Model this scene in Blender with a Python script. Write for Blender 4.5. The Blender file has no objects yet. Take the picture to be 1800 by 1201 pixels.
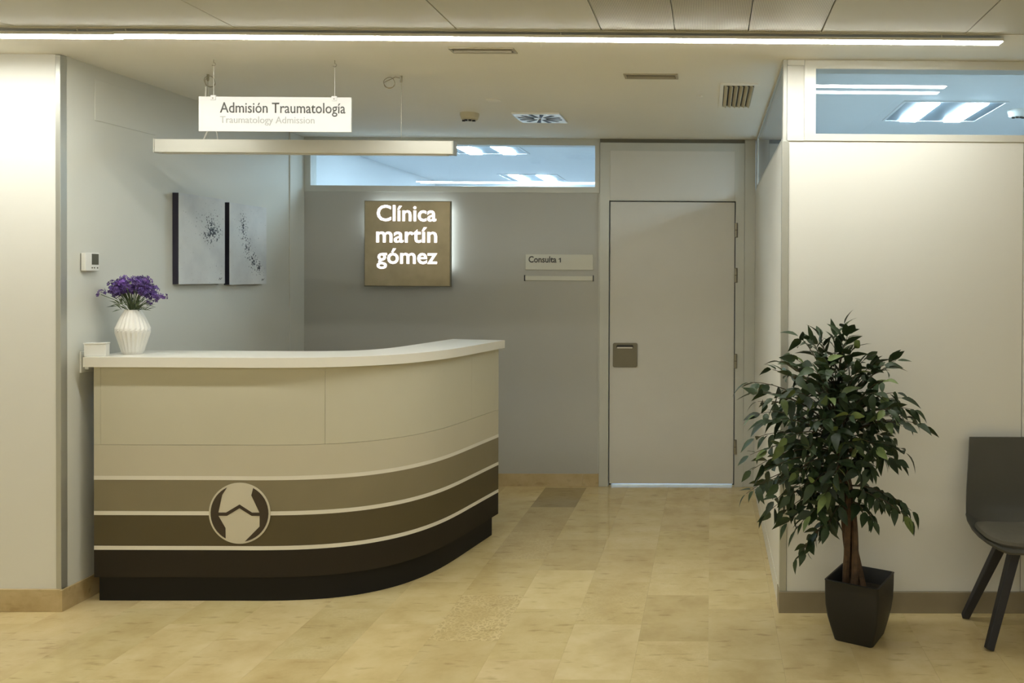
import bpy, math, random
from mathutils import Vector, Matrix

R = math.radians
random.seed(7)
S = bpy.context.scene
COL = S.collection

# ------------------------------------------------------------------ camera, world, exposure
def make_camera():
    cam = bpy.data.cameras.new('camera')
    o = bpy.data.objects.new('camera', cam); COL.objects.link(o)
    F, cx, cy = 1450.0, 1261.49, 495.7
    yaw, pitch, roll = .0088, -.0092, .0054
    f = Vector((math.sin(yaw), math.cos(yaw), 0)); r = Vector((math.cos(yaw), -math.sin(yaw), 0)); u = Vector((0, 0, 1))
    f2 = f*math.cos(pitch) + u*math.sin(pitch); u2 = u*math.cos(pitch) - f*math.sin(pitch)
    r3 = r*math.cos(roll) + u2*math.sin(roll); u3 = u2*math.cos(roll) - r*math.sin(roll)
    m = Matrix((( r3.x, u3.x, -f2.x, 0), (r3.y, u3.y, -f2.y, 0), (r3.z, u3.z, -f2.z, 1.57), (0, 0, 0, 1)))
    o.matrix_world = m
    cam.sensor_fit = 'HORIZONTAL'; cam.sensor_width = 36.0; cam.lens = F/1800*36
    cam.shift_x = (900-cx)/1800; cam.shift_y = (cy-600.5)/1800
    cam.clip_start = .02; cam.clip_end = 60
    S.camera = o
make_camera()

w = bpy.data.worlds.new('world'); S.world = w; w.use_nodes = True
w.node_tree.nodes['Background'].inputs[0].default_value = (.5, .5, .5, 1)
w.node_tree.nodes['Background'].inputs[1].default_value = .0
S.view_settings.view_transform = 'Standard'; S.view_settings.look = 'None'
S.view_settings.gamma = 1; S.view_settings.use_curve_mapping = False
S.view_settings.exposure = 0.42
S.cycles.use_adaptive_sampling = True; S.cycles.adaptive_threshold = .06
S.cycles.max_bounces = 7; S.cycles.diffuse_bounces = 4; S.cycles.glossy_bounces = 3
S.cycles.transparent_max_bounces = 10; S.cycles.sample_clamp_indirect = 4.0
S.cycles.caustics_reflective = False; S.cycles.caustics_refractive = False

STRIP_L = 42.0                        # linear lamps of the corridor (radiance)
STRIP_C = (.985, 1.0, .935)
FILL_L = 19.0                         # unseen fill lamp added behind the camera
ROOM_L = 72.0                         # cool lamps of the consulting rooms
ROOM_C = (.70, .90, 1.04)

# main planes of the place (metres)
YF, YB, H = 3.817, 6.088, 2.5625
XL, XR, XS = -2.985, .353, .329

# ------------------------------------------------------------------ materials
MATS = {}
def new_mat(name):
    m = bpy.data.materials.new(name); m.use_nodes = True
    MATS[name] = m
    return m, m.node_tree.nodes, m.node_tree.links, m.node_tree.nodes['Principled BSDF']

def plain(name, col, rough=.5, metal=0, noise=.03, scale=6, bump=0, bscale=80, spec=.5, coat=0):
    m, n, l, b = new_mat(name)
    b.inputs['Roughness'].default_value = rough; b.inputs['Metallic'].default_value = metal
    b.inputs['Specular IOR Level'].default_value = spec; b.inputs['Coat Weight'].default_value = coat
    g = n.new('ShaderNodeNewGeometry'); t = n.new('ShaderNodeTexNoise'); t.inputs['Scale'].default_value = scale; t.inputs['Detail'].default_value = 3
    l.new(g.outputs['Position'], t.inputs['Vector'])
    r = n.new('ShaderNodeValToRGB')
    a = [max(0, c*(1-noise)) for c in col]; c2 = [min(1, c*(1+noise)) for c in col]
    r.color_ramp.elements[0].color = (*a, 1); r.color_ramp.elements[1].color = (*c2, 1)
    r.color_ramp.elements[0].position = .3; r.color_ramp.elements[1].position = .7
    l.new(t.outputs['Fac'], r.inputs['Fac']); l.new(r.outputs['Color'], b.inputs['Base Color'])
    if bump:
        t2 = n.new('ShaderNodeTexNoise'); t2.inputs['Scale'].default_value = bscale; t2.inputs['Detail'].default_value = 4
        l.new(g.outputs['Position'], t2.inputs['Vector'])
        bp = n.new('ShaderNodeBump'); bp.inputs['Strength'].default_value = bump; bp.inputs['Distance'].default_value = .004
        l.new(t2.outputs['Fac'], bp.inputs['Height']); l.new(bp.outputs['Normal'], b.inputs['Normal'])
    return m

def emit(name, col, L):
    m, n, l, b = new_mat(name)
    b.inputs['Base Color'].default_value = (.8, .8, .8, 1)
    b.inputs['Emission Color'].default_value = (*col, 1); b.inputs['Emission Strength'].default_value = L
    return m

def glass(name, tint=(.95, .975, .985)):
    m, n, l, b = new_mat(name)
    n.remove(b)
    out = n['Material Output']
    lw = n.new('ShaderNodeLayerWeight'); lw.inputs['Blend'].default_value = .5
    p = n.new('ShaderNodeMath'); p.operation = 'POWER'; p.inputs[1].default_value = 5; l.new(lw.outputs['Facing'], p.inputs[0])
    ma = n.new('ShaderNodeMath'); ma.operation = 'MULTIPLY_ADD'; ma.inputs[1].default_value = .95; ma.inputs[2].default_value = .045
    l.new(p.outputs[0], ma.inputs[0])
    tr = n.new('ShaderNodeBsdfTransparent'); tr.inputs[0].default_value = (*tint, 1)
    gl = n.new('ShaderNodeBsdfGlossy'); gl.inputs['Roughness'].default_value = .01
    mx = n.new('ShaderNodeMixShader')
    l.new(ma.outputs[0], mx.inputs[0]); l.new(tr.outputs[0], mx.inputs[1]); l.new(gl.outputs[0], mx.inputs[2]); l.new(mx.outputs[0], out.inputs['Surface'])
    return m

def stone(name, a, b_, c, rough=.16, use_obj=True):
    m, n, l, b = new_mat(name)
    g = n.new('ShaderNodeNewGeometry'); oi = n.new('ShaderNodeObjectInfo')
    off = n.new('ShaderNodeVectorMath'); off.operation = 'SCALE'; off.inputs[0].default_value = (17, 31, 9)
    l.new(oi.outputs['Random'], off.inputs['Scale'])
    add = n.new('ShaderNodeVectorMath'); l.new(g.outputs['Position'], add.inputs[0]); l.new(off.outputs[0], add.inputs[1])
    # soft clouds
    t = n.new('ShaderNodeTexNoise'); t.inputs['Scale'].default_value = 5; t.inputs['Detail'].default_value = 6; t.inputs['Roughness'].default_value = .6
    l.new(add.outputs[0], t.inputs['Vector'])
    r = n.new('ShaderNodeValToRGB'); e = r.color_ramp.elements
    e[0].position = .3; e[0].color = (*a, 1); e[1].position = .72; e[1].color = (*c, 1)
    k = e.new(.5); k.color = (*b_, 1)
    l.new(t.outputs['Fac'], r.inputs['Fac'])
    # fine flecks drawn out across the slab
    mp = n.new('ShaderNodeMapping'); mp.inputs['Scale'].default_value = (9, 34, 20); l.new(add.outputs[0], mp.inputs['Vector'])
    t2 = n.new('ShaderNodeTexNoise'); t2.inputs['Scale'].default_value = 1; t2.inputs['Detail'].default_value = 4; l.new(mp.outputs[0], t2.inputs['Vector'])
    r2 = n.new('ShaderNodeValToRGB'); e = r2.color_ramp.elements
    e[0].position = .26; e[0].color = (.52, .45, .36, 1); e[1].position = .40; e[1].color = (1, 1, 1, 1)
    l.new(t2.outputs['Fac'], r2.inputs['Fac'])
    mx = n.new('ShaderNodeMix'); mx.data_type = 'RGBA'; mx.blend_type = 'MULTIPLY'; mx.inputs['Factor'].default_value = .5
    l.new(r.outputs['Color'], mx.inputs['A']); l.new(r2.outputs['Color'], mx.inputs['B'])
    last = mx.outputs['Result']
    if use_obj:
        # breccia figure of single slabs, driven by the slab's own alpha value
        vo = n.new('ShaderNodeTexVoronoi'); vo.feature = 'DISTANCE_TO_EDGE'; vo.inputs['Scale'].default_value = 46
        wn = n.new('ShaderNodeTexNoise'); wn.inputs['Scale'].default_value = 20; l.new(add.outputs[0], wn.inputs['Vector'])
        wm = n.new('ShaderNodeVectorMath'); wm.operation = 'MULTIPLY_ADD'; wm.inputs[1].default_value = (.05, .05, .05)
        l.new(wn.outputs['Color'], wm.inputs[0]); l.new(add.outputs[0], wm.inputs[2]); l.new(wm.outputs[0], vo.inputs['Vector'])
        rv = n.new('ShaderNodeValToRGB'); e = rv.color_ramp.elements
        e[0].position = .0; e[0].color = (.90, .75, .42, 1); e[1].position = .2; e[1].color = (.48, .37, .18, 1)
        l.new(vo.outputs['Distance'], rv.inputs['Fac'])
        inv = n.new('ShaderNodeMath'); inv.operation = 'SUBTRACT'; inv.inputs[0].default_value = 1; l.new(oi.outputs['Alpha'], inv.inputs[1])
        pt = n.new('ShaderNodeMapRange'); pt.inputs['From Min'].default_value = .38; pt.inputs['From Max'].default_value = .62; pt.inputs['To Min'].default_value = .25; pt.inputs['To Max'].default_value = 1.3; l.new(t.outputs['Fac'], pt.inputs['Value'])
        iv2 = n.new('ShaderNodeMath'); iv2.operation = 'MULTIPLY'; l.new(inv.outputs[0], iv2.inputs[0]); l.new(pt.outputs[0], iv2.inputs[1]); inv = iv2
        m2 = n.new('ShaderNodeMix'); m2.data_type = 'RGBA'; l.new(inv.outputs[0], m2.inputs['Factor'])
        l.new(last, m2.inputs['A']); l.new(rv.outputs['Color'], m2.inputs['B'])
        m3 = n.new('ShaderNodeMix'); m3.data_type = 'RGBA'; m3.blend_type = 'MULTIPLY'; m3.inputs['Factor'].default_value = 1
        l.new(m2.outputs['Result'], m3.inputs['A']); l.new(oi.outputs['Color'], m3.inputs['B'])
        last = m3.outputs['Result']
    l.new(last, b.inputs['Base Color'])
    b.inputs['Roughness'].default_value = rough
    rr = n.new('ShaderNodeMapRange'); rr.inputs['To Min'].default_value = rough*.7; rr.inputs['To Max'].default_value = rough*1.5
    l.new(t.outputs['Fac'], rr.inputs['Value']); l.new(rr.outputs[0], b.inputs['Roughness'])
    return m

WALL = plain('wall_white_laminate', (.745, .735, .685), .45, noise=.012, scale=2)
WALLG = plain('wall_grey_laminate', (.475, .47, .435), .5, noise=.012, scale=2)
SIDEW = plain('wall_left_shaded_white', (.67, .665, .60), .55, noise=.012, scale=2)  # same white as the pier, its weaker light put into a darker colour
CEIL = plain('ceiling_plaster', (.88, .86, .79), .75, noise=.02, scale=1.2)
CPAN = plain('ceiling_metal_panel', (.58, .575, .52), .62, metal=.0, noise=.02, scale=2)
ROOMW = plain('room_white', (.80, .82, .84), .7, noise=.01)
GAPG = plain('shadow_gap', (.16, .15, .12), .7)
GAP = plain('dark_joint', (.05, .045, .04), .8)
ALU = plain('aluminium_profile', (.50, .50, .45), .38, metal=.6, noise=.02)
ALUW = plain('aluminium_light_profile', (.72, .71, .65), .38, metal=.3, noise=.02)
ALUG = plain('frame_grey', (.56, .565, .52), .4, metal=.15, noise=.02)
DOORM = plain('door_laminate', (.655, .635, .585), .48, noise=.012)
BRONZE = plain('brushed_bronze', (.46, .385, .25), .38, metal=.75, noise=.10, scale=9)
STEEL = plain('brushed_steel', (.42, .39, .31), .33, metal=.85, noise=.06, scale=14)
DSTEEL = plain('dark_steel', (.20, .185, .14), .4, metal=.7, noise=.04)
WHITE = plain('white_plastic', (.80, .79, .74), .4, noise=.01)
SIGNW = plain('sign_white', (.62, .61, .60), .45, noise=.008)
SIGNP = plain('sign_pale', (.66, .65, .57), .5, noise=.01)
INK = plain('ink_grey', (.09, .09, .085), .6)
INKP = plain('ink_pale', (.38, .38, .36), .6)
BLACK = plain('black_satin', (.015, .015, .015), .45)
NAVY = plain('canvas_edge', (.018, .015, .03), .6)
GLASS = glass('clear_glass')
BASET = stone('skirting_stone', (.42, .31, .15), (.54, .42, .23), (.62, .50, .30), .3, False)
BASEG = plain('skirting_taupe', (.27, .225, .15), .35, noise=.08, scale=9)
TILE = stone('floor_marble', (.57, .435, .205), (.655, .52, .262), (.715, .585, .32), .10)
BOUNCE = plain('room_bounce_floor', (.62, .66, .70), .4)  # cool pale tone chosen so the bounced room light stays bluish
GROUT = plain('floor_bed', (.46, .35, .19), .5, noise=.05)

# desk laminates
D_TOP = plain('countertop_white', (.78, .75, .67), .3, noise=.01)
D_GREI = plain('desk_greige', (.56, .53, .41), .42, noise=.02, scale=3)
D_GRE2 = plain('desk_greige_low', (.55, .51, .395), .42, noise=.02, scale=3)
D_TAUP = plain('desk_taupe', (.225, .19, .115), .5, noise=.03)
D_BRN = plain('desk_brown', (.085, .065, .028), .55, noise=.04)
D_DRK = plain('desk_espresso', (.020, .0145, .008), .6, spec=.3, noise=.05)
D_PLI = plain('desk_plinth', (.008, .007, .006), .6, spec=.3, noise=.05)
D_LIN = plain('desk_pale_stripe', (.76, .72, .63), .4, noise=.01)
D_INK = plain('emblem_ink', (.045, .03, .018), .45)
D_DISC = plain('emblem_ground', (.62, .575, .46), .4, noise=.01)

LAMP = emit('strip_diffuser', STRIP_C, STRIP_L)
FILL_LAMP = emit('strip_fill_rear', STRIP_C, FILL_L)
RLAMP = emit('cool_tube', ROOM_C, ROOM_L)
LETTER = emit('lit_letter', (1.0, .96, 1.0), 1.5)
LETTER.cycles.emission_sampling = 'NONE'      # faint lit letters need no light sampling of their own
HALO = emit('halo_led', (.85, .97, 1.0), 9.0)

# ------------------------------------------------------------------ mesh helpers
class MB:
    def __init__(self): self.v = []; self.f = []
    def add(self, vs, fs):
        o = len(self.v); self.v += [tuple(x) for x in vs]; self.f += [tuple(i+o for i in f) for f in fs]; return self
    def box(self, x0, x1, y0, y1, z0, z1):
        return self.add([(x0,y0,z0),(x1,y0,z0),(x1,y1,z0),(x0,y1,z0),(x0,y0,z1),(x1,y0,z1),(x1,y1,z1),(x0,y1,z1)],
                        [(0,3,2,1),(4,5,6,7),(0,1,5,4),(1,2,6,5),(2,3,7,6),(3,0,4,7)])
    def frame(self, x0, x1, z0, z1, y0, y1, l, r, b, t):
        """rectangular ring in the XZ plane: one closed mesh"""
        V = []
        for y in (y0, y1):
            V += [(x0,y,z0),(x1,y,z0),(x1,y,z1),(x0,y,z1),(x0+l,y,z0+b),(x1-r,y,z0+b),(x1-r,y,z1-t),(x0+l,y,z1-t)]
        Fc = []
        for i in range(4):
            j = (i+1) % 4
            Fc += [(i,j,4+j,4+i), (8+j,8+i,12+i,12+j), (j,i,8+i,8+j), (4+i,4+j,12+j,12+i)]
        return self.add(V, Fc)
    def prism(self, poly, z0, z1, axis='z', at=None):
        """extrude a 2D polygon; axis z: (x,y) ; axis y: poly is (x,z), z0/z1 are y"""
        n = len(poly)
        if axis == 'z': V = [(a,b,z0) for a,b in poly] + [(a,b,z1) for a,b in poly]
        elif axis == 'y': V = [(a,z0,b) for a,b in poly] + [(a,z1,b) for a,b in poly]
        else: V = [(z0,a,b) for a,b in poly] + [(z1,a,b) for a,b in poly]
        return self.add(V, [tuple(range(n))[::-1], tuple(range(n,2*n))] + [(i,(i+1)%n,n+(i+1)%n,n+i) for i in range(n)])
    def lathe(self, prof, c=(0,0,0), n=24, cap=True):
        V = []; Fc = []
        for r, z in prof:
            for k in range(n):
                a = 2*math.pi*k/n; V.append((c[0]+r*math.cos(a), c[1]+r*math.sin(a), c[2]+z))
        for i in range(len(prof)-1):
            for k in range(n):
                Fc.append((i*n+k, i*n+(k+1)%n, (i+1)*n+(k+1)%n, (i+1)*n+k))
        if cap: Fc.append(tuple(range(n))[::-1]); Fc.append(tuple((len(prof)-1)*n+k for k in range(n)))
        return self.add(V, Fc)
    def tube(self, pts, rad, n=6, closed=False):
        pts = [Vector(p) for p in pts]; m = len(pts); V = []; Fc = []
        if not isinstance(rad, (list, tuple)): rad = [rad]*m
        up = Vector((0,0,1)); prev = None
        for i, p in enumerate(pts):
            if closed: d = pts[(i+1)%m]-pts[i-1]
            else: d = pts[min(i+1,m-1)]-pts[max(i-1,0)]
            d.normalize()
            if prev is None:
                a = d.cross(up)
                if a.length < .2: a = d.cross(Vector((1,0,0)))
            else: a = prev - d*prev.dot(d)
            a.normalize(); prev = a; b = d.cross(a)
            for k in range(n):
                t = 2*math.pi*k/n; V.append(p + (a*math.cos(t)+b*math.sin(t))*rad[i])
        segs = m if closed else m-1
        for i in range(segs):
            j = (i+1) % m
            for k in range(n): Fc.append((i*n+k, i*n+(k+1)%n, j*n+(k+1)%n, j*n+k))
        if not closed: Fc.append(tuple(range(n))[::-1]); Fc.append(tuple((m-1)*n+k for k in range(n)))
        return self.add(V, Fc)

def mesh_of(mb, name, origin=(0,0,0), smooth=False):
    ox, oy, oz = origin
    me = bpy.data.meshes.new(name)
    me.from_pydata([(x-ox, y-oy, z-oz) for x,y,z in mb.v], [], mb.f)
    me.validate(); me.update()
    import bmesh
    bm = bmesh.new(); bm.from_mesh(me); bmesh.ops.recalc_face_normals(bm, faces=bm.faces); bm.to_mesh(me); bm.free()
    if smooth: me.polygons.foreach_set('use_smooth', [True]*len(me.polygons))
    return me

def wpos(o):
    p = Vector((0,0,0))
    while o: p += o.location; o = o.parent
    return p

def obj(name, mb, mat, parent=None, origin=None, smooth=False, bevel=0, seg=2):
    """mesh in world coordinates; stored relative to its parent (roots are never rotated here)"""
    if parent is not None:
        base = wpos(parent); me = mesh_of(mb, name, base, smooth); o = bpy.data.objects.new(name, me); o.parent = parent
    else:
        origin = origin or (0,0,0)
        me = mesh_of(mb, name, origin, smooth); o = bpy.data.objects.new(name, me); o.location = origin
    me.materials.append(mat); COL.objects.link(o)
    if bevel:
        b = o.modifiers.new('bevel', 'BEVEL'); b.width = bevel; b.segments = seg; b.limit_method = 'ANGLE'; b.angle_limit = R(40)
        b.harden_normals = False
    if smooth:
        e = o.modifiers.new('edges', 'EDGE_SPLIT'); e.split_angle = R(38)
    return o

def thing(name, label, cat, loc, group=None):
    o = bpy.data.objects.new(name, None); o.empty_display_size = .1; COL.objects.link(o); o.location = loc
    o['label'] = label; o['category'] = cat
    if group: o['group'] = group
    return o
def tag(o, label, cat, group=None):
    o['label'] = label; o['category'] = cat
    if group: o['group'] = group
    return o
def struct(name, mb, mat, parent=None, bevel=0, label=None):
    o = obj(name, mb, mat, parent, bevel=bevel)
    if parent is None: o['kind'] = 'structure'
    if label: o['label'] = label
    return o
B = lambda *a: MB().box(*a)

def text_part(name, body, parent, mat, x0, x1, zbase, y, cap_h=None, bold=0.0, depth=.001, face='-y'):
    """a line of lettering as a mesh, fitted between x0 and x1 with its base line at zbase, facing -Y"""
    cu = bpy.data.curves.new(name, 'FONT'); cu.body = body; cu.size = 1; cu.offset = bold; cu.extrude = 0; cu.resolution_u = 3
    t = bpy.data.objects.new(name, cu); COL.objects.link(t)
    bpy.context.view_layer.update()
    me = bpy.data.meshes.new_from_object(t.evaluated_get(bpy.context.evaluated_depsgraph_get()))
    bpy.data.objects.remove(t)
    xs = [v.co.x for v in me.vertices]
    # cap height measured on the base line font: use 'H' metric of the font
    s = (x1-x0)/(max(xs)-min(xs)); mn = min(xs)
    sz = s if cap_h is None else cap_h/.72
    base = wpos(parent)
    for v in me.vertices:
        X = x0+(v.co.x-mn)*s; Z = zbase+v.co.y*sz
        v.co = Vector((X, y, Z))-base
    me.name = name; me.materials.clear(); me.materials.append(mat)
    me.update()
    o = bpy.data.objects.new(name, me); COL.objects.link(o); o.parent = parent
    # give it its sheet thickness, towards the viewer side
    sol = o.modifiers.new('thick', 'SOLIDIFY'); sol.thickness = depth; sol.offset = 0
    return o

# ------------------------------------------------------------------ floor
XMIN, XMAX, YMIN = -5.2, 4.2, -2.6
floor = struct('floor', B(XMIN-.1, XMAX+.1, YMIN-.1, 9.1, -.12, -.004), GROUT)
TW, TL = .30, .505
full = mesh_of(B(.0002, TW-.0002, .0002, TL-.0002, -.012, 0), 'tile'); full.materials.append(TILE)
def tile_at(x, y0, y1, k, j):
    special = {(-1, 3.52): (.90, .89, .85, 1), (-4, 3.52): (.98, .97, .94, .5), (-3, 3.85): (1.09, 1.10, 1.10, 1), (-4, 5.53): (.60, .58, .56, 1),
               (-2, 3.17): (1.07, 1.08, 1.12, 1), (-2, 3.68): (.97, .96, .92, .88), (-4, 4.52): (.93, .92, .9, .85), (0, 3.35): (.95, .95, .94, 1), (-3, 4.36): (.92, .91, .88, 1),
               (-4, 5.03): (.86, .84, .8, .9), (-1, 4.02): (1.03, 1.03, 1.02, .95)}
    if y1-y0 > TL-.01:
        o = bpy.data.objects.new('tile', full); o.location = (x, y0, 0)
    else:
        me = mesh_of(B(.0004, TW-.0004, .0004, y1-y0-.0004, -.012, 0), 'tile'); me.materials.append(TILE)
        o = bpy.data.objects.new('tile', me); o.location = (x, y0, 0)
    c = None
    for (kk, yy), v in special.items():
        if kk == k and abs((j-yy)) < .05: c = v
    if c is None:
        q = random.gauss(1, .035); c = (q, q*random.uniform(.985, 1.01), q*random.uniform(.95, 1.02), random.choice([1, 1, 1, .97, .93]))
    o.color = c; COL.objects.link(o); o.parent = floor
for k in range(-13, 8):
    ph = 4.018 - .168*(k+4)
    m = math.floor((1.7-ph)/TL)
    y = ph+m*TL
    while y < YB-.001:
        tile_at(k*TW, y, min(y+TL, YB), k, y); y += TL
# the remaining slab of the same stone in front, behind the camera and inside the rooms
rest = MB().box(XMIN, XMAX, YMIN, 1.26, -.004, -.0005).box(XMIN, -13*TW, 1.26, YB, -.004, -.0005).box(8*TW, XMAX, 1.26, YB, -.004, -.0005).box(XMIN, XMAX, YB, YB+.06, -.004, -.0005)
o = obj('stone_surround', rest, TILE, floor); o['kind'] = 'stuff'

# ------------------------------------------------------------------ ceiling
YP = 3.392
ceiling = struct('ceiling', B(XMIN-.1, XMAX+.1, YP, YF+.045, H, H+.12), CEIL)
struct('ceiling_bay', B(XMIN-.1, XS+.012, YF+.0451, YB+.045, H, H+.12), CEIL)
struct('ceiling_room_right', B(XS+.0121, XMAX+.1, YF+.0451, YB+.045, H, H+.12), ROOMW)
struct('ceiling_room_back', B(XMIN-.1, XMAX+.1, YB+.0451, 9.1, H, H+.12), ROOMW)
struct('ceiling_corridor', B(XMIN-.1, XMAX+.1, YMIN-.1, YP-.0001, H+.03, H+.12), CEIL)
edges = [-4.64, -3.73, -2.83, -1.94, -1.04, -.45, -.15, .149, .447, 1.04, 1.94, 2.84, 3.74]
PERF = None
def perforated():
    m, n, l, b = new_mat('ceiling_perforated_panel')
    g = n.new('ShaderNodeNewGeometry'); mp = n.new('ShaderNodeMapping'); mp.inputs['Scale'].default_value = (160, 160, 160)
    l.new(g.outputs['Position'], mp.inputs['Vector'])
    v = n.new('ShaderNodeTexVoronoi'); v.inputs['Randomness'].default_value = 0; v.inputs['Scale'].default_value = 1; v.voronoi_dimensions = '2D'
    l.new(mp.outputs[0], v.inputs['Vector'])
    r = n.new('ShaderNodeValToRGB'); e = r.color_ramp.elements; e[0].position = .26; e[0].color = (.10, .09, .06, 1); e[1].position = .32; e[1].color = (.56, .52, .40, 1)
    l.new(v.outputs['Distance'], r.inputs['Fac']); l.new(r.outputs['Color'], b.inputs['Base Color'])
    b.inputs['Roughness'].default_value = .45; b.inputs['Metallic'].default_value = .2
    return m
PERF = perforated()
for i in range(len(edges)-1):
    a, b = edges[i], edges[i+1]
    pf = -.46 < a < .44
    o = obj('ceiling_panel', B(a+.002, b-.002, YP-1.2, YP-.007, H, H+.022), PERF if pf else CPAN, ceiling, bevel=.0015, seg=1)
    o2 = obj('ceiling_panel', B(a+.002, b-.002, YP-2.4, YP-1.204, H, H+.022), PERF if pf else CPAN, ceiling, bevel=.0015, seg=1)
obj('edge_channel', B(XMIN, XMAX, YP-.0065, YP-.0005, H+.008, H+.03), GAP, ceiling)

# ------------------------------------------------------------------ walls
# left: the wall beside the desk and the front face of the pier
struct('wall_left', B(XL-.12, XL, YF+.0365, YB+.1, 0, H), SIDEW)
struct('wall_left_front', B(XMIN, XL-.022, YF, YF+.1, 0, H), WALL)
struct('trim_1', B(XL-.022, XL+.001, YF-.003, YF+.036, .104, H-.003), ALU, bevel=.002, label='pale aluminium corner profile of the left pier')
struct('trim_2', B(XL, XL+.009, 5.87, 5.965, .1, H-.002), SIDEW, bevel=.002, label='flat vertical cover strip on the left wall')
struct('wall_far_left', B(XMIN-.1, XMIN, YMIN, YF+.1, 0, H), WALL)
struct('wall_far_right', B(XMAX, XMAX+.1, YMIN, 9.1, 0, H), WALL)
struct('wall_behind', B(XMIN-.1, XMAX+.1, YMIN-.1, YMIN, 0, H), WALL)
# back wall: below the transom, around the door
WB1 = -.853; DX0, DX1 = -.7456, .182
struct('wall_back', B(XL, -.812, YB, YB+.09, 0, 2.163), WALLG)
struct('wall_back_right', B(.249, XS, YB-.012, YB+.09, 0, H), ALUG, bevel=.002)
def window(name, x0, x1, z0, z1, y0, y1, l, r, b, t, mat, panes):
    f = struct(name, MB().frame(x0, x1, z0, z1, y0, y1, l, r, b, t), mat, bevel=.002)
    for p in panes: obj('glass_pane', B(x0+l-.004, x1-r+.004, p, p+.005, z0+b-.004, z1-t+.004), GLASS, f)
    return f
window('window_1', XL, -.818, 2.163, H, YB-.004, YB+.09, .047, .035, .045, .05, ALUG, (YB+.012, YB+.074))
struct('trim_3', B(-.826, -.816, YB-.006, YB, .1, 2.163), ALUG, label='thin vertical joint strip beside the door frame')
struct('trim_8', B(-.8158, .2485, YB-.004, YB+.02, 2.535, H), GAPG, label='dark shadow gap above the door frame')
# door
door = struct('door_1', B(DX0+.005, DX1-.005, YB+.004, YB+.040, .019, 2.101), DOORM, bevel=.0015, label='plain pale door leaf')
fr = MB()
fr.prism([(-.8155, 0), (DX0-.002, 0), (DX0-.002, 2.108), (DX1+.002, 2.108), (DX1+.002, 0), (.2485, 0), (.2485, 2.534), (-.8155, 2.534)], YB-.016, YB+.09, axis='y')
obj('door_frame', fr, ALUG, door, bevel=.002)
obj('transom_panel', B(DX0+.006, DX1-.006, YB-.0205, YB-.0161, 2.117, 2.474), DOORM, door, bevel=.001)
obj('door_stop', B(DX0-.002, DX0+.012, YB+.05, YB+.075, 0, 2.108), GAP, door)
obj('door_stop', B(DX1-.012, DX1+.002, YB+.05, YB+.075, 0, 2.108), GAP, door)
obj('door_stop', B(DX0+.012, DX1-.012, YB+.05, YB+.075, 2.092, 2.108), GAP, door)
for zc in (1.895, 1.563, .931, .297):
    hg = obj('hinge', B(DX1-.004, DX1+.018, YB-.026, YB-.0165, zc-.054, zc+.054), DSTEEL, door, bevel=.002)
    pin = MB().tube([(DX1+.005, YB-.030, zc-.05), (DX1+.005, YB-.030, zc-.002)], .008, 8)
    obj('knuckle', pin, STEEL, hg, smooth=True)
    obj('knuckle', MB().tube([(DX1+.005, YB-.030, zc+.004), (DX1+.005, YB-.030, zc+.05)], .008, 8), STEEL, hg, smooth=True)
def rrect(x0, x1, z0, z1, r, n=5):
    P = []
    for cx, cz, a0 in ((x1-r, z1-r, 0), (x0+r, z1-r, 90), (x0+r, z0+r, 180), (x1-r, z0+r, 270)):
        for i in range(n+1):
            a = R(a0+90*i/n); P.append((cx+r*math.cos(a), cz+r*math.sin(a)))
    return P
hp = obj('handle_plate', MB().prism(rrect(-.716, -.536, .882, 1.06, .012), YB-.008, YB+.004, axis='y'), DSTEEL, door, bevel=.0015)
obj('pull_slot', MB().prism(rrect(-.69, -.565, 1.024, 1.046, .0105), YB-.0105, YB-.0081, axis='y'), BLACK, hp)
obj('pull_lip', MB().prism(rrect(-.684, -.571, 1.021, 1.030, .004), YB-.016, YB-.0106, axis='y'), ALUW, hp)

# right: the glazed partition box (front wall and side wall) with a room behind it
XSI = XS+.09
struct('wall_right_front', B(XR+.008, 1.449, YF, YF+.09, .099, 2.189), WALL, bevel=.001)
struct('wall_right_front_outer', B(1.4525, XMAX, YF, YF+.09, .099, 2.189), WALL, bevel=.001)
struct('trim_4', B(1.449, 1.4525, YF+.006, YF+.09, .099, 2.189), ALUG, label='narrow vertical joint between the right wall panels')
struct('wall_right', B(XS, XSI, YF+.032, YB, .099, 2.189), WALL, bevel=.001)
struct('trim_5', B(XS-.001, XR+.008, YF-.004, YF+.03, .099, 2.189), ALU, bevel=.002, label='aluminium corner profile of the right partition')
struct('wall_right_corner', B(XR-.002, .429, YF-.001, YF+.09, 2.2215, 2.536), WALL)
window('window_2', .4295, 2.7, 2.189, H, YF-.006, YF+.09, .053, .05, .033, .041, ALUW, (YF+.008, YF+.078))
struct('trim_6', B(XR-.002, .429, YF-.006, YF+.09, 2.189, 2.221), ALUW, label='pale sill profile at the partition corner')
struct('trim_7', B(XR-.002, .429, YF-.006, YF+.09, 2.5365, H-.001), ALUW, label='pale head profile at the partition corner')
struct('wall_right_upper', B(2.7, XMAX, YF, YF+.09, 2.189, H), WALL)
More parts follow.
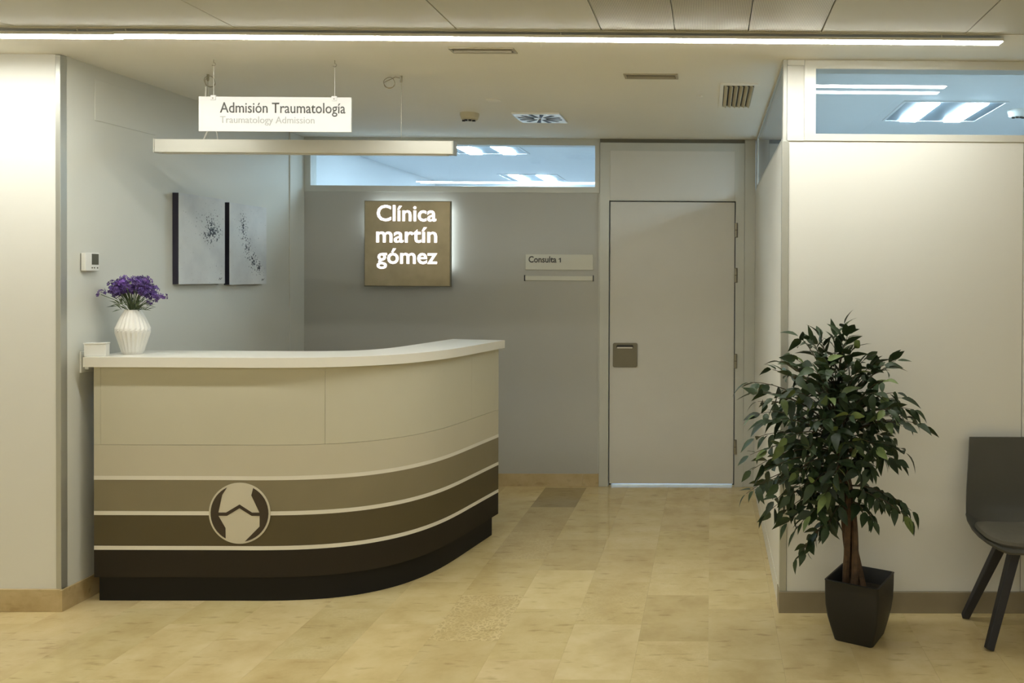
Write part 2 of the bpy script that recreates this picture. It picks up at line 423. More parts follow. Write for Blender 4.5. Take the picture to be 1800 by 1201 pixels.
def side_window():
    y0, y1, z0, z1 = YF+.001, YB, 2.189, H
    x0, x1 = XS+.003, XR-.003
    V = []
    l, r, b, t = .05, .16, .02, .016
    poly = [(y0, z0), (y1, z0), (y1, z1), (y0, z1)]; inn = [(y0+l, z0+b), (y1-r, z0+b), (y1-r, z1-t), (y0+l, z1-t)]
    mb = MB()
    for x in (x0, x1): V += [(x, a, c) for a, c in poly] + [(x, a, c) for a, c in inn]
    Fc = []
    for i in range(4):
        j = (i+1) % 4
        Fc += [(i,j,4+j,4+i), (8+j,8+i,12+i,12+j), (j,i,8+i,8+j), (4+i,4+j,12+j,12+i)]
    mb.add(V, Fc)
    f = struct('window_3', mb, ALUG, bevel=.001)
    obj('glass_pane', B(x0+.006, x0+.012, y0+l-.003, y1-r+.003, z0+b-.003, z1-t+.003), GLASS, f)
    return f
side_window()
# baseboards
struct('baseboard_left_front', B(XMIN, XL+.002, YF-.012, YF+.0, 0, .104), BASET, bevel=.002)
struct('baseboard_left', B(XL, XL+.012, YF-.012, YB, 0, .100), BASET, bevel=.002)
struct('baseboard_back', B(XL+.012, -.936, YB-.012, YB, 0, .092), BASET, bevel=.002)
struct('baseboard_back_end', B(-.935, -.8156, YB-.012, YB, 0, .092), BASET, bevel=.002)
struct('baseboard_right_front', B(XS-.004, XMAX, YF-.010, YF+.09, 0, .0985), BASEG, bevel=.0015)
struct('baseboard_right', B(XS-.002, XSI, YF+.0905, YB, 0, .0985), WALL)
struct('floor_bounce_back', B(XL-.12, XMAX, YB+.0601, 9.0, -.004, -.0003), BOUNCE)  # unseen slab added for its cool bounce light
struct('floor_bounce_right', B(XSI, XMAX, YF+.0905, YB, .0001, .004), BOUNCE)  # laid over the stone, out of sight, to keep the bounce cool
# the consulting room behind the back wall and the room behind the right partition
struct('wall_room_back', B(XL-.12, XMAX, 9.0, 9.1, 0, H), ROOMW)
struct('wall_room_left', B(XL-.12, XL-.01, YB+.1, 9.0, 0, H), ROOMW)
struct('wall_room_divider', B(.40, .50, YB+.001, 9.0, 0, H), ROOMW)

# ------------------------------------------------------------------ linear lamps under the plaster ceiling
def strip(x0, x1, y, z, label, mounts, mat=None, w=.027):
    t = thing('linear_light', label, 'ceiling light', ((x0+x1)/2, y, z))
    obj('diffuser', B(x0, x1, y-w, y+w, z-.008, z), mat or LAMP, t)
    hs = MB().prism([(y-w-.003, z-.0054), (y-w-.0004, z-.0054), (y-w-.0004, z+.0004), (y+w+.0004, z+.0004), (y+w+.0004, z-.0054), (y+w+.003, z-.0054), (y+w+.003, z+.006), (y-w-.003, z+.006)], x0-.003, x1+.003, axis='x')
    obj('housing', hs, WHITE, t)
    obj('end_cap', B(x0-.003, x0-.0005, y-w, y+w, z-.008, z), WHITE, t)
    obj('end_cap', B(x1+.0005, x1+.003, y-w, y+w, z-.008, z), WHITE, t)
    for mx in mounts: obj('mount', MB().tube([(mx, y-w*.6, z+.006), (mx, y-w*.6, H)], .003, 8), WHITE, t)
strip(-4.9, -2.445, 3.430, 2.541, 'glowing white linear lamp at the left, ending above the pier', (-3.6, -2.6))
strip(-2.437, 1.20, 3.425, 2.543, 'long glowing white linear lamp running across the whole ceiling edge', (-2.40, -.62, .95))
strip(-4.6, 3.6, -.4, 2.575, 'unseen white linear lamp added behind the viewer as general fill', (), FILL_LAMP, .06)  # added fill strip, out of view, lifts the whole corridor

# cool troffers of the rooms
def troffer(x, y, label):
    t = thing('ceiling_light', label, 'ceiling light', (x, y, H), 'square lamps in the glazed rooms')
    obj('housing_rim', MB().frame(x-.3, x+.3, y-.3, y+.3, -H, -H+.012, .02, .02, .02, .02), ROOMW, t) if False else None
    rim = MB(); V = []; 
    for z in (H-.008, H): 
        V += [(x-.3,y-.3,z),(x+.3,y-.3,z),(x+.3,y+.3,z),(x-.3,y+.3,z),(x-.285,y-.285,z),(x+.285,y-.285,z),(x+.285,y+.285,z),(x-.285,y+.285,z)]
    Fc = []
    for i in range(4):
        j = (i+1)%4; Fc += [(i,j,4+j,4+i),(8+j,8+i,12+i,12+j),(j,i,8+i,8+j),(4+i,4+j,12+j,12+i)]
    rim.add(V, Fc); obj('rim', rim, ROOMW, t)
    obj('reflector', B(x-.285, x+.285, y-.285, y+.285, H-.004, H-.001), TROF, t)
    for s in (-1, 1): obj('tube', B(x+s*.14-.05, x+s*.14+.05, y-.28, y+.28, H-.014, H-.005), RLAMP, t)
TROF = plain('troffer_grey_blue', (.22, .27, .31), .4, metal=.2)
troffer(-1.80, 6.56, 'square lamp with two tubes, cut by the top of the transom window')
troffer(-1.84, 8.56, 'square lamp with two tubes deeper in the room behind the sign wall')
troffer(1.393, 4.98, 'square lamp with two bright tubes seen through the right transom')

troffer(2.95, 4.98, 'unseen square lamp added further right to brighten the glazed room')  # added out of view to brighten the room behind the right transom

def smoke(x, y, r, label, mat):
    t = thing('smoke_detector', label, 'smoke detector', (x, y, H))
    obj('base', MB().lathe([(r, 0), (r, -.012), (r*.97, -.02)], (x, y, H), 28), mat, t, smooth=True)
    obj('head', MB().lathe([(r*.95, -.0201), (r*.88, -.036), (r*.7, -.044)], (x, y, H), 28), mat, t, smooth=True)
    for a in (-70, -110, -30, -150): 
        ca, sa = math.cos(R(a)), math.sin(R(a))
        c = (x+ca*r*.62, y+sa*r*.62)
        obj('slot', B(c[0]-.009, c[0]+.009, c[1]-.005, c[1]+.005, H-.054, H-.0441), BLACK, t)
CREAM = plain('cream_plastic', (.60, .54, .38), .5)
smoke(-1.502, 5.15, .058, 'cream smoke detector on the ceiling above the desk area', CREAM)
smoke(1.83, 4.93, .055, 'white smoke detector beyond the right transom glass', WHITE)

# ------------------------------------------------------------------ ceiling fittings
def slot_vent(x0, x1, y0, y1, label):
    t = thing('slot_vent', label, 'vent', ((x0+x1)/2, (y0+y1)/2, H))
    V = []; e = .012
    for z in (H-.005, H):
        V += [(x0-e,y0-e,z),(x1+e,y0-e,z),(x1+e,y1+e,z),(x0-e,y1+e,z),(x0,y0,z),(x1,y0,z),(x1,y1,z),(x0,y1,z)]
    Fc = []
    for i in range(4):
        j = (i+1)%4; Fc += [(i,j,4+j,4+i),(8+j,8+i,12+i,12+j),(j,i,8+i,8+j),(4+i,4+j,12+j,12+i)]
    obj('frame', MB().add(V, Fc), VENTB, t)
    obj('recess', B(x0+.0002, x1-.0002, y0+.0002, y1-.0002, H-.0015, H-.0002), VENTD, t)
    ym = (y0+y1)/2
    obj('blade', B(x0+.004, x1-.004, ym-.003, ym+.003, H-.012, H-.0016), VENTB, t)
VENTD = plain('vent_recess', (.20, .18, .13), .6)
VENTB = plain('vent_blade', (.42, .38, .28), .5)
slot_vent(-1.15, -.885, 3.66, 3.72, 'long narrow slot vent just behind the linear lamp')
slot_vent(-.425, -.18, 4.11, 4.185, 'short slot vent in the middle of the ceiling')
g = thing('return_grille', 'small ceiling grille with parallel slats near the right partition', 'vent', (.145, 4.58, H))
obj('recess', B(.062, .226, 4.31, 4.86, H-.0015, H-.0002), GAP, g)
V = []; Fc = []
for z in (H-.008, H):
    V += [(.045,4.285,z),(.243,4.285,z),(.243,4.885,z),(.045,4.885,z),(.064,4.312,z),(.224,4.312,z),(.224,4.858,z),(.064,4.858,z)]
for i in range(4):
    j = (i+1)%4; Fc += [(i,j,4+j,4+i),(8+j,8+i,12+i,12+j),(j,i,8+i,8+j),(4+i,4+j,12+j,12+i)]
obj('frame', MB().add(V, Fc), CEIL, g)
for i in range(6):
    x = .068+i*.0268
    mb = MB().prism([(x, H-.002), (x+.016, H-.016), (x+.0185, H-.014), (x+.0025, H-.0017)], 4.314, 4.856, axis='y')
    obj('slat', mb, CREAM, g)
DIFW = plain('diffuser_white_enamel', (.93, .94, .95), .22, noise=.005)
d = thing('swirl_diffuser', 'square white swirl air diffuser with radial dark slots', 'vent', (-1.085, 5.25, H))
cx, cy, hs = -1.085, 5.252, .148
obj('plate', B(cx-hs, cx+hs, cy-hs, cy+hs, H-.012, H), DIFW, d, bevel=.002)
SLOT = plain('slot_navy', (.015, .03, .06), .5)
for i in range(12):
    a = 2*math.pi*(i+.5)/12; ca, sa = math.cos(a), math.sin(a)
    r0, r1, wd = .04, .136, .0125
    P = [(cx+ca*r0-sa*wd*.6, cy+sa*r0+ca*wd*.6), (cx+ca*r0+sa*wd*.6, cy+sa*r0-ca*wd*.6), (cx+ca*r1+sa*wd, cy+sa*r1-ca*wd), (cx+ca*r1-sa*wd, cy+sa*r1+ca*wd)]
    obj('slot', MB().prism(P, H-.0135, H-.0121), SLOT, d)
obj('screw', MB().lathe([(.006, -.016), (.006, -.012)], (cx, cy, H), 10), DSTEEL, d)
tag(obj('cover_plate', MB().lathe([(.042, 0), (.042, -.004), (.036, -.007)], (-1.248, 4.75, H), 28), CEIL, origin=(-1.248, 4.75, H), smooth=True), 'small round blank cover plate on the plaster ceiling', 'cover plate')
tag(obj('cover_plate', MB().lathe([(.012, 0), (.012, -.004), (.008, -.007)], (-.06, 4.6, H), 16), CEIL, origin=(-.06, 4.6, H), smooth=True), 'tiny round cap on the ceiling left of the grille', 'cover plate')

# hanging admission sign
sy = 3.885
s = thing('hanging_sign', 'white hanging sign board with two lines of lettering above the desk', 'sign', (-2.04, sy, 2.31))
obj('board', B(-2.397, -1.686, sy, sy+.008, 2.2265, 2.389), SIGNW, s, bevel=.001)
for x in (-2.329, -1.765):
    c = obj('clip', B(x-.012, x+.012, sy-.003, sy+.011, 2.372, 2.395), SIGNW, s, bevel=.001)
    obj('screw', MB().tube([(x, sy-.0045, 2.381), (x, sy-.003, 2.381)], .0028, 8), DSTEEL, c)
    obj('cable', MB().tube([(x, sy+.004, 2.394), (x, sy+.004, H-.03)], .0011, 6), WHITE, s)
    hk = [(x+.008*math.sin(a), sy+.004, H-.022+.008*math.cos(a)) for a in [R(q) for q in range(-30, 250, 25)]]
    obj('hook', MB().tube([(x, sy+.004, H)]+[(x, sy+.004, H-.012)]+hk[1:], .0016, 6), STEEL, s, smooth=True)
text_part('lettering', 'Admisión Traumatología', s, INK, -2.297, -1.713, 2.3145, sy-.0009, cap_h=.050, bold=.004)
text_part('lettering_pale', 'Traumatology Admission', s, INKP, -2.297, -1.857, 2.266, sy-.0009, cap_h=.033)

# suspended beam lamp (switched off)
fy0, fy1 = 4.155, 4.215
p = thing('pendant_lamp', 'long slim aluminium pendant lamp hanging unlit over the desk', 'pendant lamp', (-2.035, 4.185, 2.2))
obj('housing', B(-2.785, -1.298, fy0, fy1, 2.166, 2.233), ALUW, p, bevel=.003)
obj('end_cap', B(-1.2978, -1.293, fy0-.001, fy1+.001, 2.165, 2.234), ALU, p, bevel=.001)
obj('end_cap', B(-2.790, -2.7852, fy0-.001, fy1+.001, 2.165, 2.234), ALUW, p, bevel=.001)
obj('diffuser', B(-2.75, -1.33, fy0+.01, fy1-.01, 2.1625, 2.1658), WHITE, p)
ym = 4.185
for x, cx, tilt in ((-2.535, -2.525, 62), (-1.565, -1.625, 8)):
    obj('cable', MB().tube([(x, ym, 2.232), (x, ym, H-.015)], .0011, 6), STEEL, p)
    obj('ceiling_stud', MB().lathe([(.006, 0), (.006, -.028), (.003, -.034)], (x, ym, H), 10), STEEL, p, smooth=True)
    ring = []
    for i in range(64):
        a = 2*math.pi*i/32; rr = .027+.0012*math.sin(i*.7)
        lx, ly = rr*math.cos(a), .004*(i/64-.5)
        q = Matrix.Rotation(R(tilt), 3, 'Z') @ Vector((lx, ly, rr*math.sin(a)))
        ring.append((cx+q.x, ym+q.y, H-.035+q.z))
    path = [(x, ym, H-.012), ((x+cx)/2, ym, H-.006)]+ring[16:]
    obj('cable_coil', MB().tube(path, .0020, 6), STEEL, p, smooth=True)
cordL = [(-2.545, ym, H-.06), (-2.549, ym, 2.40), (-2.545, ym, 2.33), (-2.535, ym, 2.28), (-2.556, ym, 2.234)]
obj('power_cord', MB().tube(cordL, .004, 6), WHITE, p, smooth=True)
obj('power_cord', MB().tube([(-2.51, ym, 2.300), (-2.49, ym, 2.27), (-2.485, ym, 2.234)], .0025, 6), WHITE, p, smooth=True)

# ------------------------------------------------------------------ left wall things
def painting(y0, y1, z0, z1, label, spots, seed):
    m, n, l, b = new_mat('canvas_paint_%d' % seed)
    b.inputs['Roughness'].default_value = .6
    tc = n.new('ShaderNodeTexCoord')
    base = n.new('ShaderNodeTexNoise'); base.inputs['Scale'].default_value = 5; base.inputs['Detail'].default_value = 5
    l.new(tc.outputs['Object'], base.inputs['Vector'])
    rb = n.new('ShaderNodeValToRGB'); e = rb.color_ramp.elements
    e[0].position = .35; e[0].color = (.60, .60, .59, 1); e[1].position = .6; e[1].color = (.72, .72, .70, 1)
    l.new(base.outputs['Fac'], rb.inputs['Fac'])
    # splatter: threshold noise inside soft blobs
    acc = None
    for (cy_, cz_, ry, rz, st) in spots:
        sep = n.new('ShaderNodeVectorMath'); sep.operation = 'SUBTRACT'; sep.inputs[1].default_value = (0, cy_, cz_)
        l.new(tc.outputs['Object'], sep.inputs[0])
        sc = n.new('ShaderNodeVectorMath'); sc.operation = 'MULTIPLY'; sc.inputs[1].default_value = (0, 1/ry, 1/rz); l.new(sep.outputs[0], sc.inputs[0])
        ln = n.new('ShaderNodeVectorMath'); ln.operation = 'LENGTH'; l.new(sc.outputs[0], ln.inputs[0])
        mr = n.new('ShaderNodeMapRange'); mr.inputs['From Min'].default_value = 0; mr.inputs['From Max'].default_value = 1; mr.inputs['To Min'].default_value = st; mr.inputs['To Max'].default_value = 0
        l.new(ln.outputs['Value'], mr.inputs['Value'])
        if acc is None: acc = mr.outputs[0]
        else:
            mm = n.new('ShaderNodeMath'); mm.operation = 'MAXIMUM'; l.new(acc, mm.inputs[0]); l.new(mr.outputs[0], mm.inputs[1]); acc = mm.outputs[0]
    sp = n.new('ShaderNodeTexNoise'); sp.inputs['Scale'].default_value = 95; sp.inputs['Detail'].default_value = 2; l.new(tc.outputs['Object'], sp.inputs['Vector'])
    ad = n.new('ShaderNodeMath'); ad.operation = 'MULTIPLY_ADD'; ad.inputs[1].default_value = .325; l.new(acc, ad.inputs[0]); l.new(sp.outputs['Fac'], ad.inputs[2])
    rs = n.new('ShaderNodeValToRGB'); e = rs.color_ramp.elements; e[0].position = .72; e[0].color = (0, 0, 0, 1); e[1].position = .77; e[1].color = (1, 1, 1, 1)
    l.new(ad.outputs[0], rs.inputs['Fac'])
    mx = n.new('ShaderNodeMix'); mx.data_type = 'RGBA'; l.new(rs.outputs['Color'], mx.inputs['Factor'])
    l.new(rb.outputs['Color'], mx.inputs['A']); mx.inputs['B'].default_value = (.045, .05, .06, 1)
    l.new(mx.outputs['Result'], b.inputs['Base Color'])
    yc, zc = (y0+y1)/2, (z0+z1)/2
    t = thing('painting', label, 'painting', (XL, yc, z0), 'pair of canvases on the left wall')
    obj('stretcher', B(XL+.001, XL+.034, y0, y1, z0, z1), NAVY, t)
    # face canvas: own origin at its middle so that the paint sits on it
    me = mesh_of(B(XL+.0341, XL+.0365, y0, y1, z0, z1), 'canvas', (XL, yc, zc)); me.materials.append(m)
    c = bpy.data.objects.new('canvas', me); COL.objects.link(c); c.parent = t; c.location = (0, 0, zc-z0)
    # small signature strokes at the lower far corner
    sg = MB().tube([(XL+.0368, y1-.06, z0+.022), (XL+.0368, y1-.052, z0+.034), (XL+.0368, y1-.045, z0+.024), (XL+.0368, y1-.03, z0+.035)], .0016, 5)
    obj('signature', sg, INK, t)
painting(4.603, 5.035, 1.498, 2.007, 'splattered canvas nearer the viewer, dark cloud near its top', [(.09, .06, .13, .13, 1.0), (.06, .115, .2, .09, .5)], 1)
painting(5.085, 5.505, 1.490, 1.995, 'splattered canvas nearer the corner, dark trail running down it', [(-.06, .10, .075, .15, .85), (-.02, -.03, .07, .12, .75), (.05, -.10, .08, .1, .95), (.11, -.14, .07, .07, .9)], 2)

t = thing('thermostat', 'small white wall thermostat with a grey display', 'thermostat', (XL, 3.977, 1.568))
obj('case', B(XL+.004, XL+.026, 3.932, 4.022, 1.570, 1.657), WHITE, t, bevel=.003)
obj('back_plate', B(XL, XL+.004, 3.936, 4.018, 1.574, 1.653), BLACK, t)
scr = plain('display_grey', (.10, .10, .075), .3)
obj('display', B(XL+.0262, XL+.0275, 3.972, 4.015, 1.600, 1.652), scr, t)
for y in (3.974, 3.988, 4.008): obj('button', MB().prism([(y+.0035*math.cos(R(a)), 1.585+.0035*math.sin(R(a))) for a in range(0, 360, 40)], XL+.0261, XL+.028, axis='x'), DSTEEL, t)
t = thing('wall_socket', 'white wall socket box left of the counter end', 'socket', (XL, 3.985, 1.086))
obj('frame', B(XL, XL+.010, 3.926, 4.045, 1.086, 1.190), WHITE, t, bevel=.003)
obj('cover', B(XL+.0101, XL+.030, 3.945, 4.03, 1.100, 1.178), WHITE, t, bevel=.003)
tag(obj('access_panel', B(XL, XL+.003, 4.026, 4.46, 2.30, 2.50), SIDEW, origin=(XL, 4.24, 2.30), bevel=.001), 'flush access panel high on the left wall', 'access panel')

# ------------------------------------------------------------------ back wall signs
cs = thing('clinic_sign', 'square bronze backlit sign with three lines of glowing letters', 'sign', (-2.198, 5.98, 1.475))
sy0, sy1 = 6.005, 6.030
sx0, sx1, sz0, sz1 = -2.508, -1.893, 1.474, 2.087
obj('panel', B(sx0, sx1, sy0, sy1, sz0, sz1), BRONZE, cs, bevel=.002)
obj('edge_rim', MB().frame(sx0-.004, sx1+.006, sz0-.006, sz1+.004, sy0+.004, sy1+.004, .0035, .0055, .0055, .0035), DSTEEL, cs)
for x in (sx0+.04, sx1-.03):
    for z in (sz0+.03, sz1-.03): obj('standoff', MB().tube([(x, sy1, z), (x, YB, z)], .008, 8), ALU, cs)
obj('led_strip', B(sx0+.03, sx1-.012, sy1+.012, sy1+.022, sz1-.03, sz1-.02), HALO, cs)
obj('led_strip', B(sx1-.03, sx1-.02, sy1+.012, sy1+.022, sz0+.12, sz1-.035), HALO, cs)
obj('led_strip', B(sx0+.02, sx0+.026, sy1+.012, sy1+.022, sz1-.25, sz1-.05), HALO, cs)
text_part('letters', 'Clínica', cs, LETTER, -2.420, -1.990, 1.945, sy0-.002, cap_h=.118, bold=.013, depth=.003)
text_part('letters', 'martín', cs, LETTER, -2.424, -1.985, 1.790, sy0-.002, cap_h=.118, bold=.013, depth=.003)
text_part('letters', 'gómez', cs, LETTER, -2.420, -1.983, 1.636, sy0-.002, cap_h=.118, bold=.013, depth=.003)

t = thing('room_sign', 'pale room name plate with a slim holder beneath, left of the door', 'sign', (-1.112, YB, 1.516))
obj('plate', B(-1.360, -.864, YB-.012, YB, 1.596, 1.710), SIGNP, t, bevel=.002)
obj('holder', B(-1.362, -.866, YB-.010, YB, 1.517, 1.551), SIGNP, t, bevel=.002)
obj('holder_end', B(-1.370, -1.3625, YB-.011, YB, 1.513, 1.557), BLACK, t)
obj('holder_end', B(-.8655, -.860, YB-.011, YB, 1.513, 1.557), BLACK, t)
text_part('lettering', 'Consulta', t, INK, -1.337, -1.132, 1.651, YB-.0128, cap_h=.046, bold=.022)
obj('numeral', MB().prism([(-1.108, 1.651), (-1.0995, 1.651), (-1.0995, 1.6845), (-1.106, 1.6845), (-1.109, 1.681), (-1.117, 1.677), (-1.117, 1.671), (-1.108, 1.674)], YB-.0133, YB-.0122, axis='y'), INK, t)

# ------------------------------------------------------------------ reception desk
ctrl = [(-2.908, 3.915), (-2.60, 3.915), (-2.30, 3.915), (-2.10, 3.915), (-1.93, 3.928), (-1.78, 3.962), (-1.655, 4.020), (-1.545, 4.112), (-1.465, 4.225), (-1.408, 4.355), (-1.370, 4.49), (-1.338, 4.64), (-1.305, 4.80), (-1.270, 4.965)]
def catmull(P, n=6):
    out = []
    for i in range(len(P)-1):
        p0 = Vector(P[max(i-1, 0)]); p1 = Vector(P[i]); p2 = Vector(P[i+1]); p3 = Vector(P[min(i+2, len(P)-1)])
        if i == 0: p0 = p1*2-p2
        if i == len(P)-2: p3 = p2*2-p1
        for k in range(n):
            t = k/n
            out.append(.5*((2*p1)+(p2-p0)*t+(2*p0-5*p1+4*p2-p3)*t*t+(3*p1-p0-3*p2+p3)*t**3))
    out.append(Vector(P[-1])); return out
curve = catmull(ctrl)
cum = [0]
for i in range(1, len(curve)): cum.append(cum[-1]+(curve[i]-curve[i-1]).length)
LEN = cum[-1]
def at(s):
    s = max(0, min(LEN, s))
    for i in range(1, len(cum)):
        if cum[i] >= s-1e-9:
            f = (s-cum[i-1])/(cum[i]-cum[i-1]); return curve[i-1].lerp(curve[i], f)
    return curve[-1]
def nrm(s):
    e = .03
    d = at(s+e)-at(s-e); d.normalize(); return Vector((d.y, -d.x))      # outward (towards the viewer side)
def s_of_x(x):
    for i in range(1, len(curve)):
        if curve[i].x >= x: return cum[i-1]+(x-curve[i-1].x)/(curve[i].x-curve[i-1].x)*(cum[i]-cum[i-1])
    return LEN
def band(s0, s1, o_out, o_in, z0, z1, ext0=0, ext1=0):
    ss = [s0]+[c for c in cum if s0+.004 < c < s1-.004]+[s1]
    out = [at(s)+nrm(s)*o_out for s in ss]; inn = [at(s)+nrm(s)*o_in for s in ss]
    d0 = (at(s0+.01)-at(s0)).normalized(); d1 = (at(s1)-at(s1-.01)).normalized()
    out[0] = out[0]-d0*ext0; inn[0] = inn[0]-d0*ext0; out[-1] = out[-1]+d1*ext1; inn[-1] = inn[-1]+d1*ext1
    n = len(ss); mb = MB()
    V = [(p.x, p.y, z) for z in (z0, z1) for p in out]+[(p.x, p.y, z) for z in (z0, z1) for p in inn]
    Fc = []
    for i in range(n-1):
        Fc += [(i, i+1, n+i+1, n+i), (2*n+i+1, 2*n+i, 3*n+i, 3*n+i+1), (n+i, n+i+1, 3*n+i+1, 3*n+i), (i+1, i, 2*n+i, 2*n+i+1)]
    Fc += [(0, n, 3*n, 2*n), (n-1, 2*n-2+1-(n-1)+n-1-(n-1)+0 if False else 3*n-1, 4*n-1, 2*n-1)]
    return mb.add(V, Fc)
desk = thing('reception_desk', 'curved reception desk with striped greige and brown front and white counter', 'desk', (-2.1, 4.2, 0))
TH = -.03
obj('core', band(.02, LEN-.02, -.012, -.27, .121, 1.117), D_DRK, desk, smooth=True)
obj('plinth', band(.006, LEN-.03, -.026, -.24, 0, .1205), D_PLI, desk, smooth=True)
obj('dark_band', band(0, LEN, 0, TH, .1212, .251), D_DRK, desk, smooth=True)
obj('pale_stripe', band(0, LEN, .0008, TH, .2512, .2700), D_LIN, desk, smooth=True)
obj('brown_band', band(0, LEN, 0, TH, .2702, .416), D_BRN, desk, smooth=True)
obj('pale_stripe', band(0, LEN, .0008, TH, .4162, .4350), D_LIN, desk, smooth=True)
obj('taupe_band', band(0, LEN, 0, TH, .4352, .583), D_TAUP, desk, smooth=True)
obj('pale_stripe', band(0, LEN, .0008, TH, .5832, .6020), D_LIN, desk, smooth=True)
obj('greige_band', band(0, LEN, 0, TH, .6022, .7485), D_GRE2, desk, smooth=True)
sj = [0, s_of_x(-2.876), s_of_x(-1.835), s_of_x(-1.338), s_of_x(-1.281), LEN]
for i in range(5): obj('front_panel', band(sj[i]+(.0006 if i else 0), sj[i+1]-.0006, 0, TH, .7500, 1.1185), D_GREI, desk, smooth=True)
ct = obj('countertop', band(0, LEN, .030, -.315, 1.1195, 1.166, ext0=.028, ext1=.02), D_TOP, desk, smooth=True)
bv = ct.modifiers.new('bevel', 'BEVEL'); bv.width = .003; bv.segments = 2; bv.limit_method = 'ANGLE'; bv.angle_limit = R(40)
# emblem: two bones of a joint inside a ring
EX, EZ, ER = -2.2215, .4268, .1448
u = ER/463.0
def ep(px, py): return (EX+(px-702)*u, EZ-(py-617)*u)
circ = lambda r, n=64: [(EX+r*math.cos(2*math.pi*i/n), EZ+r*math.sin(2*math.pi*i/n)) for i in range(n)]
fy = 3.915
em = obj('emblem', MB().prism(circ(ER), fy-.0030, fy-.0009, axis='y'), D_DISC, desk)
RI = 435*u
def arc(p, q, cw):
    a0 = math.atan2(p[1]-EZ, p[0]-EX); a1 = math.atan2(q[1]-EZ, q[0]-EX)
    if cw:
        while a1 > a0: a1 -= 2*math.pi
    else:
        while a1 < a0: a1 += 2*math.pi
    return [(EX+RI*math.cos(a0+(a1-a0)*i/18), EZ+RI*math.sin(a0+(a1-a0)*i/18)) for i in range(19)]
left = arc(ep(515, 228), ep(497, 990), False)+[ep(490, 840), ep(385, 655), ep(385, 600), ep(440, 340)]
right = arc(ep(905, 238), ep(780, 1038), True)+[ep(1005, 815), ep(1005, 655), ep(1000, 600), ep(880, 345)]
joint = [ep(*q) for q in ((384, 605), (500, 605), (702, 483), (890, 605), (1001, 605), (1006, 655), (885, 655), (702, 540), (515, 655), (384, 655))]
for poly in (left, right, joint): obj('emblem_mark', MB().prism(poly, fy-.0042, fy-.0031, axis='y'), D_INK, em)
obj('work_surface', B(-2.88, -1.70, 4.25, 4.85, .70, .73), D_TOP, desk)

# card box on the counter
ca = thing('card_box', 'small white box on the counter behind the vase, against the wall', 'box', (-2.908, 3.935, 1.166))
mb = MB(); c0 = Vector((-2.908, 3.935)); q = Matrix.Rotation(R(14), 2)
pts = [c0+q@Vector(v) for v in ((-.045, -.02), (.045, -.02), (.045, .02), (-.045, .02))]
obj('body', MB().prism([(v.x, v.y) for v in pts], 1.166, 1.224), WHITE, ca, bevel=.002)
pts = [c0+q@Vector(v) for v in ((-.047, -.022), (.047, -.022), (.047, .022), (-.047, .022))]
obj('lid', MB().prism([(v.x, v.y) for v in pts], 1.2242, 1.230), WHITE, ca, bevel=.001)

# ------------------------------------------------------------------ vase with flowers
vx, vy, vz = -2.815, 4.045, 1.166
CER = plain('vase_ceramic', (.82, .80, .75), .42, noise=.01)
vs = thing('vase', 'white folded-facet ceramic vase on the counter', 'vase', (vx, vy, vz))
def pleated():
    mb = MB(); n = 22
    prof = [(.040, 0, 0), (.046, .012, .3), (.0555, .05, .7), (.0705, .106, 1.0), (.072, .116, 0.0), (.0705, .127, -1.0), (.052, .175, -.8), (.037, .207, -.5), (.034, .216, -.2), (.030, .216, 0), (.029, .15, 0), (.025, .05, 0)]
    V = []; Fc = []
    for r, z, a in prof:
        for k in range(n*2):
            th = math.pi*k/n; amp = .042*a*(1 if k % 2 else -1)
            V.append((vx+r*(1+amp)*math.cos(th), vy+r*(1+amp)*math.sin(th), vz+z))
    m = n*2
    for i in range(len(prof)-1):
        for k in range(m):
            a, b, c, d_ = i*m+k, i*m+(k+1) % m, (i+1)*m+(k+1) % m, (i+1)*m+k
            Fc += [(a, b, c), (a, c, d_)]
    Fc.append(tuple(range(m))[::-1]); Fc.append(tuple((len(prof)-1)*m+k for k in range(m)))
    return mb.add(V, Fc)
obj('body', pleated(), CER, vs)

def leafmat(name, dark, light, rough):
    m, n, l, b = new_mat(name)
    oi = n.new('ShaderNodeObjectInfo'); g = n.new('ShaderNodeNewGeometry')
    t = n.new('ShaderNodeTexNoise'); t.inputs['Scale'].default_value = 30; l.new(g.outputs['Position'], t.inputs['Vector'])
    mx = n.new('ShaderNodeMix'); mx.data_type = 'RGBA'; mx.inputs['A'].default_value = (*dark, 1); mx.inputs['B'].default_value = (*light, 1)
    l.new(t.outputs['Fac'], mx.inputs['Factor'])
    m3 = n.new('ShaderNodeMix'); m3.data_type = 'RGBA'; m3.blend_type = 'MULTIPLY'; m3.inputs['Factor'].default_value = 1
    l.new(mx.outputs['Result'], m3.inputs['A']); l.new(oi.outputs['Color'], m3.inputs['B'])
    l.new(m3.outputs['Result'], b.inputs['Base Color']); b.inputs['Roughness'].default_value = rough; b.inputs['Specular IOR Level'].default_value = .32
    return m
PETAL = leafmat('petal_purple', (.045, .018, .13), (.17, .10, .33), .6)
FSTEM = leafmat('flower_green', (.05, .085, .035), (.16, .20, .11), .6)
rng = random.Random(11)
fb = thing('flower_bunch', 'bunch of small purple flowers with grey-green stems standing in the vase', 'flowers', (vx, vy, vz+.20))
